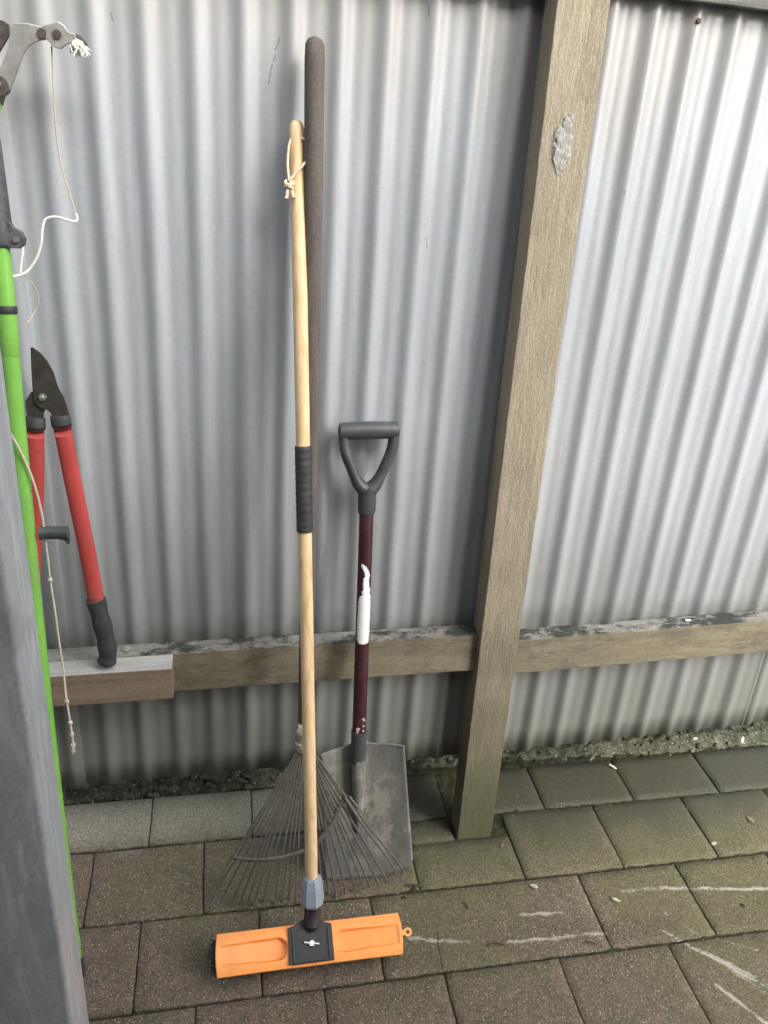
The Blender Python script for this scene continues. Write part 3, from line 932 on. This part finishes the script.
for i0, i1 in ((0, 14), (24, 40)):
    pts = []
    for i in range(i0, i1+1):
        u = i/nu; zt = .372-.022*(1-u) + .030*math.exp(-(abs(u-.47)/.085)**2) - .004
        x = .1915+(.3715-.1915)*u
        pts.append(V((x, SY(zt)-.017*(abs(2*u-1)**2.6)+.005-.02*(u-.5), zt)))
    bm = bmesh.new(); tube(bm, pts, .0028, 6)
    bm_done(bm, 'tread', M['blade'], blade)
# D handle
Dc = sb
du = V((1, .02, .02)).normalized(); dw = sd; dn = du.cross(dw).normalized()
if dn.y > 0: dn = -dn
def DP(x, z, y=0): return Dc + du*x*.955 + dw*z*(.83 if z > 0 else 1) + dn*y
bm = bmesh.new()
tube(bm, [DP(0, -.030), DP(0, -.022), DP(0, .010), DP(0, .028)], [.0165, .0180, .0182, .0195], 18)
for s_ in (-1, 1):
    pts = catmull([DP(s_*.004, .020), DP(s_*.020, .040), DP(s_*.034, .075), DP(s_*.046, .110), DP(s_*.051, .140), DP(s_*.052, .168)], 6)
    rs = [.0155 - .005*min(1, k/9) for k in range(len(pts))]
    tube(bm, pts, rs, 12, flat=1.25, up=tuple(dn))
dh = bm_done(bm, 'd_handle', M['darkgrey'], shov)
bm = bmesh.new()
tube(bm, [DP(-.061, .163), DP(-.060, .163), DP(-.052, .163), DP(0, .164), DP(.050, .163), DP(.058, .163), DP(.059, .163)], [.0125, .0155, .0165, .0172, .0165, .0155, .0125], 20)
bm_done(bm, 'grip', M['darkgrey'], dh)
bm = bmesh.new()
tube(bm, [DP(-.0622, .163), DP(-.0605, .163)], .0072, 14)
bm_done(bm, 'end_socket', M['black'], dh)

# ------------------------------------------------------------------ loppers
lop = thing('loppers', 'bypass loppers with red arms and black grips standing on the fence rail', 'loppers', (-.25, 1.38, .57))
LY = lambda z: 1.345 + (z-.58)*.075       # leaning plane
def LP(x, z, dy=0): return V((x, LY(z)+dy, z))
piv = LP(-.3010, 1.117)
bx, bz_, bn = V((1, 0, 0)), V((0, .075, 1)).normalized(), V((0, -1, .075)).normalized()
def shape(name, pts, t0, t1, m):
    bm = bmesh.new()
    P = [(x, z) for x, z in pts]
    prism(bm, [(x-piv.x, (z-piv.z)) for x, z in P], piv, bx, bz_, bn, t0, t1)
    return bm_done(bm, name, m, lop, smooth=False, bevel=.0008)
# large curved blade with its tang towards the right arm
shape('cutting_blade', [(-.3145, 1.204), (-.311, 1.2045), (-.300, 1.196), (-.290, 1.182), (-.282, 1.163), (-.2785, 1.145), (-.276, 1.135), (-.270, 1.122), (-.2665, 1.108), (-.2635, 1.092), (-.2635, 1.078),
      (-.287, 1.076), (-.293, 1.092), (-.299, 1.098), (-.309, 1.100), (-.3180, 1.112), (-.3185, 1.130), (-.3170, 1.165)], .001, .0045, M['bladeblack'])
shape('hook_blade', [(-.306, 1.128), (-.296, 1.118), (-.298, 1.104), (-.305, 1.092), (-.308, 1.072), (-.331, 1.072), (-.333, 1.095), (-.333, 1.112), (-.322, 1.128)], -.0035, .0008, M['bladeblack'])
bm = bmesh.new(); c = piv+bn*.0045+V((-.003, 0, .003)); tube(bm, [c, c+bn*.003], [.0075, .0065], 6); tube(bm, [c+bn*.003, c+bn*.0055], [.0035, .003], 10)
bm_done(bm, 'pivot_bolt', M['screw'], lop)
def arm(pts, gpts):
    bm = bmesh.new()
    P = catmull(pts, 6); nP = len(P)
    tube(bm, P, [.0150]*nP, 16, flat=.72, up=(0, -1, 0))
    a = bm_done(bm, 'arm', M['red'], lop)
    bm = bmesh.new(); d = (P[0]-P[3]).normalized()
    tube(bm, [P[0]-d*.004, P[0]+d*.001, P[0]+d*.016, P[0]+d*.018], [.0158, .0172, .0168, .0150], 14, flat=.72, up=(0, -1, 0))
    bm_done(bm, 'collar', M['rubber'], a)
    bm = bmesh.new(); G_ = catmull(gpts, 6)
    tube(bm, G_, [.0175+.0010*math.sin(k*.9) - (.003 if k in (0, len(G_)-1) else 0) for k in range(len(G_))], 16, flat=.85, up=(0, -1, 0))
    bm_done(bm, 'grip', M['rubber'], a)
arm([LP(-.2780, 1.070), LP(-.268, .96), LP(-.256, .84), LP(-.246, .72)], [LP(-.2475, .732), LP(-.242, .69), LP(-.236, .645), LP(-.2335, .607), LP(-.238, .582)])
arm([LP(-.3215, 1.066), LP(-.332, .96), LP(-.348, .84), LP(-.362, .72)], [LP(-.3605, .732), LP(-.366, .69), LP(-.373, .645), LP(-.378, .607), LP(-.375, .582)])

# ------------------------------------------------------------------ pole pruner
pr = thing('pole_pruner', 'bright green long reach pole pruner with white cord at the left edge', 'pole pruner', (-.310, 1.096, 0))
PA = V((-.310, 1.096, .0)); PB = V((-.3300, 1.366, 1.545)); pd = (PB-PA).normalized(); Lp = (PB-PA).length
def PP(s_): return PA + pd*s_ + V((-.0065*math.sin(PI*min(1, s_/1.3))**1.0, 0, 0))
bm = bmesh.new(); tube(bm, [PP(.004), PP(.006)]+[PP(1.232*k/12) for k in range(1, 13)], [.0125]+[.0134]*13, 24)
pole = bm_done(bm, 'pole', M['green'], pr)
bm = bmesh.new(); tube(bm, [PP(1.2325), PP(1.234), PP(1.297)], [.0138, .0142, .0142], 24)
tube(bm, [PP(1.305), PP(1.40), PP(Lp)], .0142, 24)
bm_done(bm, 'upper_pole', M['green'], pr)
bm = bmesh.new(); tube(bm, [PP(1.2955), PP(1.2965), PP(1.3065), PP(1.3075)], [.0148, .0156, .0156, .0148], 24)
bm_done(bm, 'joint_ring', M['rubber'], pole)
bm = bmesh.new(); tube(bm, [PP(-.0), PP(.045)], .0150, 20)
bm_done(bm, 'end_cap', M['rubber'], pole)
# clamp with lug and bolt
PW = lambda x, z: V((x, 1.366+(z-1.53)*.17, z))
bm = bmesh.new()
tube(bm, [PP(1.392), PP(1.396), PP(1.430), PP(1.495), PP(1.54), PP(1.545)], [.0165, .0195, .0200, .0180, .0165, .015], 20)
c = PP(1.410)
out_ = [(.0, -.018), (.028, -.018), (.036, -.012), (.038, -.003), (.034, .006), (.024, .012), (.014, .026), (.0, .040)]
prism(bm, out_, c+V((0, .0, 0)), V((1, 0, 0)), V((0, .17, 1)).normalized(), V((0, -1, .17)).normalized(), -.006, .012)
clamp = bm_done(bm, 'clamp', M['darkgrey'], pr, smooth=True, bevel=.001)
bm = bmesh.new(); cb = c + V((.0265, -.0125, -.004)); tube(bm, [cb, cb+V((0, -.004, .0006))], [.0052, .0045], 8)
bm_done(bm, 'bolt', M['screw'], clamp)
# head: pivot, levers and pulley block, in a plane near the iron
HY = 1.385
def Q(x, z, dy=0): return V((x, HY+dy, z))
AX, AZ, AN = V((1, 0, 0)), V((0, 0, 1)), V((0, -1, 0))
def hmap(x, z): return (-.309+(x+.322)*1.16, z-.015)
def pmap(x, z): return (-.243+(x+.258)*.80, z-.012)
def QH(x, z, dy=0): return Q(*hmap(x, z), dy)
def QP(x, z, dy=0): return Q(*pmap(x, z), dy)
bm = bmesh.new()
tube(bm, [PP(1.53), V((-.331, 1.376, 1.545)), V((-.3215, 1.382, 1.572))], [.0142, .0145, .0140], 20)
bm_done(bm, 'curved_neck', M['green'], pr)
bm = bmesh.new()
tube(bm, [V((-.3215, 1.382, 1.570)), V((-.316, 1.384, 1.582)), Q(-.311, 1.592)], [.0148, .0135, .0110], 16)
bm_done(bm, 'neck', M['darkmetal'], pr)
def plate2(name, pts, dy0, dy1, m, parent=pr, bev=.001):
    pts = [hmap(*p_) if name in ('lever', 'link') else pmap(*p_) for p_ in pts]
    bm = bmesh.new(); prism(bm, pts, (0, HY, 0), AX, AZ, AN, dy0, dy1)
    return bm_done(bm, name, m, parent, smooth=False, bevel=bev)
lever = plate2('lever', [(-.327, 1.608), (-.311, 1.598), (-.299, 1.625), (-.290, 1.646), (-.283, 1.657), (-.272, 1.664), (-.262, 1.667), (-.262, 1.682), (-.280, 1.685), (-.296, 1.684), (-.302, 1.676), (-.305, 1.655)], .002, .010, M['castmetal'])
plate2('link', [(-.350, 1.622), (-.338, 1.616), (-.306, 1.668), (-.305, 1.682), (-.312, 1.687), (-.320, 1.682)], -.010, -.001, M['darkmetal'])
# spring beside the lever
bm = bmesh.new(); s0_, s1_ = QH(-.352, 1.600, -.012), QH(-.326, 1.652, -.012); dd = (s1_-s0_); u, v = frame(dd)
tube(bm, [s0_ + dd*(k/140) + (u*math.cos(k*.62)+v*math.sin(k*.62))*.0075 for k in range(141)], .0016, 5)
bm_done(bm, 'spring', M['castmetal'], pr)
bm = bmesh.new(); tube(bm, [QH(-.322, 1.604, -.020), QH(-.322, 1.604, .004)], .0135, 18); bm_done(bm, 'pivot_boss', M['darkmetal'], pr)
bm = bmesh.new(); tube(bm, [QH(-.321, 1.606, -.024), QH(-.321, 1.606, -.019)], [.004, .0048], 10); bm_done(bm, 'rivet', M['screw'], pr)
bm = bmesh.new(); tube(bm, [QH(-.2655, 1.6745, -.013), QH(-.2655, 1.6745, .003)], .0062, 12); bm_done(bm, 'rivet', M['darkmetal'], pr)
pul = plate2('pulley_block', [(-.258, 1.667), (-.252, 1.664), (-.240, 1.655), (-.229, 1.654), (-.220, 1.660), (-.210, 1.663), (-.203, 1.663), (-.203, 1.674), (-.214, 1.676), (-.221, 1.684), (-.231, 1.688), (-.242, 1.684), (-.252, 1.682), (-.258, 1.681)], .003, .011, M['castmetal'])
bm = bmesh.new(); tube(bm, [QP(-.233, 1.672, -.014), QP(-.233, 1.672, -.010)], .0058, 12); bm_done(bm, 'rivet', M['darkmetal'], pul)
plate2('hook', [(-.204, 1.664), (-.196, 1.664), (-.186, 1.660), (-.184, 1.664), (-.194, 1.673), (-.204, 1.675)], .0, .004, M['darkmetal'], pul)
# frayed rope end
bm = bmesh.new()
for i in range(150):
    a = V((-.198+random.gauss(0, .003), HY-.006+random.gauss(0, .003), 1.652))
    d = V((random.gauss(.002, .0055), random.gauss(0, .005), -random.uniform(.006, .019)))
    tube(bm, [a, a+d*.5+V((random.gauss(0, .003), 0, .001)), a+d], [.0012, .0009, .0005], 4)
lump(bm, (-.199, HY-.006, 1.650), .0075, (1.1, .8, 1), 2, .5, 4)
bm_done(bm, 'frayed_cord_end', M['whiterope'], pr, smooth=False)
# thin pull cord, from the block down, then the looped white cord
bm = bmesh.new()
tube(bm, catmull([Q(-.2340, 1.645), Q(-.2365, 1.60), Q(-.240, 1.54, .002), Q(-.238, 1.49, .004), Q(-.228, 1.445, .0), Q(-.2215, 1.418, -.004)], 6), .0012, 6)
bm_done(bm, 'pull_cord', M['rope'], pr)
bm = bmesh.new()
pts = [Q(-.2215, 1.420, -.004), Q(-.2205, 1.411, -.006), Q(-.229, 1.409, -.008), Q(-.250, 1.414, -.008), Q(-.266, 1.410, -.008), Q(-.272, 1.396, -.010), Q(-.276, 1.374, -.012), Q(-.286, 1.350, -.014), Q(-.300, 1.332, -.018), Q(-.312, 1.327, -.024), Q(-.330, 1.326, -.045), Q(-.352, 1.327, -.050), Q(-.370, 1.335, -.045)]
tube(bm, catmull(pts, 7), .0019, 8)
pts = [Q(-.312, 1.400, -.02), Q(-.305, 1.385, -.015), Q(-.304, 1.365, -.012), Q(-.3075, 1.345, -.018), Q(-.309, 1.330, -.024)]
tube(bm, catmull(pts, 6), .0019, 8)
bm_done(bm, 'white_cord', M['whiterope'], pr)
bm = bmesh.new()
tube(bm, catmull([Q(-.306, 1.325, -.01), Q(-.296, 1.305, 0), Q(-.293, 1.28, .004), Q(-.302, 1.262, 0), Q(-.310, 1.250, -.02)], 6), .0011, 6)
bm_done(bm, 'pull_cord', M['rope'], pr)
# lower knotted cord hanging along the pole
def KP(x, z, y): return V((x, y, z))
cord = [(-.345, 1.140, 1.270), (-.337, 1.115, 1.262), (-.3225, 1.075, 1.262), (-.309, 1.02, 1.264), (-.302, .955, 1.264), (-.3015, .88, 1.262), (-.3020, .82, 1.262), (-.3010, .76, 1.262), (-.3005, .70, 1.260), (-.2985, .64, 1.255), (-.2985, .59, 1.25), (-.2965, .54, 1.245), (-.2945, .50, 1.24), (-.2945, .47, 1.238)]
C3 = catmull([KP(x+.0005, z, y) for x, z, y in cord], 6)
bm = bmesh.new()
tube(bm, C3, .0020, 7)
for k in (35, 62, 68, 72, 77):
    if k < len(C3): lump(bm, C3[k], .0040, (1, 1, 1.4), 2, .5, k)
e = C3[-1]
for i in range(10): tube(bm, [e, e+V((random.gauss(0, .003), random.gauss(0, .002), -random.uniform(.006, .014)))], [.0012, .0006], 4)
bm_done(bm, 'knotted_cord', mottled('grubby_cord', (.55, .50, .41), .9, 0, .25, 300, .5), pr)
# dark grey cleat sticking out to the right
bm = bmesh.new()
c = V((-.308, 1.262, .923))
tube(bm, [c, c+V((.010, 0, 0)), c+V((.040, .0, -.001)), c+V((.044, 0, -.001)), c+V((.0455, 0, -.001))], [.0125, .0112, .0108, .0118, .0100], 16)
prism(bm, [(.030, -.006), (.046, -.006), (.046, -.020), (.043, -.020), (.039, -.013), (.034, -.011), (.030, -.010)], c, V((1, 0, 0)), V((0, 0, 1)), V((0, -1, 0)), -.006, .006)
bm_done(bm, 'cleat', M['darkgrey'], pr)

# ------------------------------------------------------------------ galvanised steel gate post, near left
sp = thing('steel_post', 'galvanised square steel post close to the camera at the left edge', 'post', (-.20, .60, 0))
bm = bmesh.new()
def ring(z, dx):
    xr, xl, y0, y1 = -.1685+dx, -.2585+dx, .560, .629
    pts = []
    rad = .005
    for cx, cy, a0 in ((xr-rad, y0+rad, -PI/2), (xr-rad, y1-rad, 0), (xl+rad, y1-rad, PI/2), (xl+rad, y0+rad, PI)):
        for k in range(5):
            a = a0 + PI/2*k/4
            pts.append(bm.verts.new((cx+rad*math.cos(a), cy+rad*math.sin(a), z)))
    return pts
zs_ = [0.0]+[.1*k for k in range(1, 24)]
prev = None
for z in zs_:
    r = ring(z, .0062*(z-.9)/.55)
    if prev:
        for k in range(20): bm.faces.new((prev[k], prev[(k+1) % 20], r[(k+1) % 20], r[k]))
    else: bm.faces.new(r[::-1])
    prev = r
bm_done(bm, 'tube', M['galv'], sp, angle=30)
bm = bmesh.new()
obox(bm, (-.205, .5945, 2.3035), V((1, 0, 0)), V((0, 1, 0)), V((0, 0, 1)), .094, .073, .006)
bm_done(bm, 'cap', M['galv'], sp, smooth=False, bevel=.001)

# ------------------------------------------------------------------ litter
def leaf(x, y, L_, W_, ang, m, label, curl=.3):
    bm = bmesh.new(); n = 8; rows = []
    for i in range(n+1):
        t = i/n; w = W_*math.sin(PI*min(.999, t**.8))*.5 + .0002
        yv = curl*L_*(t-.5)**2
        rows.append([bm.verts.new((L_*(t-.5), s_*w, .0025+yv+abs(s_)*w*.5)) for s_ in (-1, 0, 1)])
    for a, b in zip(rows, rows[1:]):
        for k in range(2): bm.faces.new((a[k], a[k+1], b[k+1], b[k]))
    o = bm_done(bm, 'leaf', m, None)
    md = o.modifiers.new('t', 'SOLIDIFY'); md.thickness = .0004
    o.location = (x, y, 0); o.rotation_euler = (0, 0, ang)
    tag(o, label, 'leaf', 'fallen leaves on the pavers')
leaf(.692, 1.189-.012, .020, .011, 2.6, M['leaf'], 'grey-green curled leaf lying just below the paver joint by the post')
leaf(.873, 1.118, .022, .008, -.6, M['leaf'], 'pale pointed leaf lying alone in the middle of a paver')
leaf(1.198, 1.240, .018, .010, .4, M['leaf'], 'small whitish rounded leaf between the scrape mark and the fence')
leaf(1.340, 1.300, .024, .012, 1.9, M['leafbrown'], 'olive brown leaf flat on the green paver at the right edge')
leaf(.655, 1.300, .020, .006, .9, M['leafbrown'], 'thin pinkish brown leaf right beside the timber post foot')
def twig(x, y, L_, ang, m, label, r=.0016):
    bm = bmesh.new()
    pts = [V((L_*(t-.5), .003*math.sin(t*5+ang*3), r+.001*math.sin(t*3))) for t in (0, .2, .4, .6, .8, 1)]
    tube(bm, pts, [r*.7, r, r, r*.9, r*.8, r*.4], 6)
    tube(bm, [pts[3], pts[3]+V((L_*.14, L_*.10, .001))], [r*.6, r*.3], 5)
    o = bm_done(bm, 'twig', m, None); o.location = (x, y, 0); o.rotation_euler = (0, 0, ang)
    tag(o, label, 'twig', 'twigs on the pavers')
twig(.560, 1.048, .040, -.05, M['twig'], 'dark straight twig lying below the long white scrape mark', .0022)
twig(.413, 1.214, .030, .1, M['twig'], 'short dark stick in the joint corner right of the shovel blade', .003)
twig(.520, 1.150, .022, 1.3, M['twig'], 'thin dark twig on the paver left of the curled leaf')
twig(.545, .985, .020, -.8, M['leafbrown'], 'tiny brown twig below the joint near the bottom edge')
twig(.770, 1.025, .022, -.7, M['twig'], 'thin dark twig beside the end of the white scrape')
def chip(x, y, L_, ang, label, h=0):
    bm = bmesh.new()
    prism(bm, [(-L_/2, -.003), (L_*.3, -.004), (L_/2, .001), (L_*.1, .004), (-L_*.45, .003)], (0, 0, 0), V((1, 0, 0)), V((0, 1, 0)), V((0, 0, 1)), .0012, .0042)
    o = bm_done(bm, 'wood_chip', M['chip'], None, smooth=False, bevel=.0006); o.location = (x, y, h); o.rotation_euler = (0, 0, ang)
    tag(o, label, 'chip', 'pale chips by the fence foot')
chip(1.052, 1.522, .024, -.9, 'pale chip on the dark paver under the right scallops', .001)
chip(1.480, 1.565, .034, .9, 'long pale chip on the moss at the right edge', .02)
chip(1.33, 1.575, .016, .3, 'small pale chip in the moss bank under the iron', .03)
bm = bmesh.new(); box8(bm, [(0, 0, 0), (.013, 0, 0), (.013, .005, 0), (0, .005, 0), (0, 0, .002), (.013, 0, .002), (.013, .005, .002), (0, .005, .002)])
o = bm_done(bm, 'paper_scrap', M['label'], None, smooth=False); o.location = (1.055, FY(.58, .034), .5795); tag(o, 'tiny white scrap lying on the mouldy rail top right of the post', 'scrap')

# ------------------------------------------------------------------ unseen house wall behind the camera, sized to shade the lower fence
bm = bmesh.new()
for k in range(18):
    z = k*.18
    box8(bm, [(-2.6, -.62, z), (2.0, -.62, z), (2.0, -.9, z), (-2.6, -.9, z), (-2.6, -.635, z+.178), (2.0, -.635, z+.178), (2.0, -.9, z+.178), (-2.6, -.9, z+.178)])
tag(bm_done(bm, 'house_wall', M['housewall'], None, smooth=False), kind='structure')

# unseen block added behind part of the fence to shade the gap below
bm = bmesh.new(); box8(bm, [(.16, 1.64, -.1), (1.40, 1.64, -.1), (1.40, 3.4, -.1), (.16, 3.4, -.1), (.16, 1.64, 2.0), (1.40, 1.64, 2.0), (1.45, 3.4, 2.2), (.12, 3.4, 2.2)])
tag(bm_done(bm, 'gap_shade_block', M['housewall'], None, smooth=False), kind='structure')

# ------------------------------------------------------------------ camera, light, world
cam = bpy.data.cameras.new('camera'); co = bpy.data.objects.new('camera', cam); col.objects.link(co)
pi_, ro, ya = (math.radians(a) for a in (26.53554512, 4.67601926, 12.47219858))
F = V((math.sin(ya)*math.cos(pi_), math.cos(ya)*math.cos(pi_), -math.sin(pi_)))
R = V((math.cos(ya), -math.sin(ya), 0)); U = R.cross(F)
R2 = R*math.cos(ro) + U*math.sin(ro); U2 = -R*math.sin(ro) + U*math.cos(ro)
mx = Matrix((( R2.x, U2.x, -F.x, 0), (R2.y, U2.y, -F.y, 0), (R2.z, U2.z, -F.z, 1.5966), (0, 0, 0, 1)))
co.matrix_world = mx
cam.sensor_fit = 'VERTICAL'; cam.sensor_height = 36; cam.sensor_width = 27; cam.lens = 800*36/1024
cam.clip_start = .02; cam.clip_end = 500
scene.camera = co

w = bpy.data.worlds.new('World'); scene.world = w; w.use_nodes = True
nt_ = w.node_tree; bg = nt_.nodes['Background']
sky = nt_.nodes.new('ShaderNodeTexSky'); sky.sky_type = 'NISHITA'; sky.sun_disc = False
EL, AZ_ = 38, 146           # sun elevation; azimuth measured from +Y (away) towards +X (right)
sky.sun_elevation = math.radians(EL); sky.sun_rotation = math.radians(AZ_)
sky.air_density = 1.0; sky.dust_density = 6; sky.ozone_density = 1
hs = nt_.nodes.new('ShaderNodeHueSaturation'); hs.inputs['Saturation'].default_value = .32
nt_.links.new(sky.outputs[0], hs.inputs['Color']); nt_.links.new(hs.outputs[0], bg.inputs[0])
bg.inputs[1].default_value = .15
sl = bpy.data.lights.new('sun', 'SUN'); so = bpy.data.objects.new('sun', sl); col.objects.link(so)
sl.energy = 1.0; sl.angle = math.radians(45); sl.color = (1, .96, .9)
sa_, se = math.radians(AZ_), math.radians(EL)
sdv = V((math.sin(sa_)*math.cos(se), math.cos(sa_)*math.cos(se), math.sin(se)))
so.rotation_euler = (-sdv).to_track_quat('-Z', 'Y').to_euler()
so.location = (2, 1, 4)

scene.render.engine = 'CYCLES'
scene.cycles.max_bounces = 4; scene.cycles.diffuse_bounces = 3; scene.cycles.glossy_bounces = 2
scene.render.resolution_x = 768; scene.render.resolution_y = 1024
scene.view_settings.view_transform = 'Standard'; scene.view_settings.look = 'None'
scene.view_settings.exposure = 1.45; scene.view_settings.gamma = 1
scene.view_settings.use_curve_mapping = False
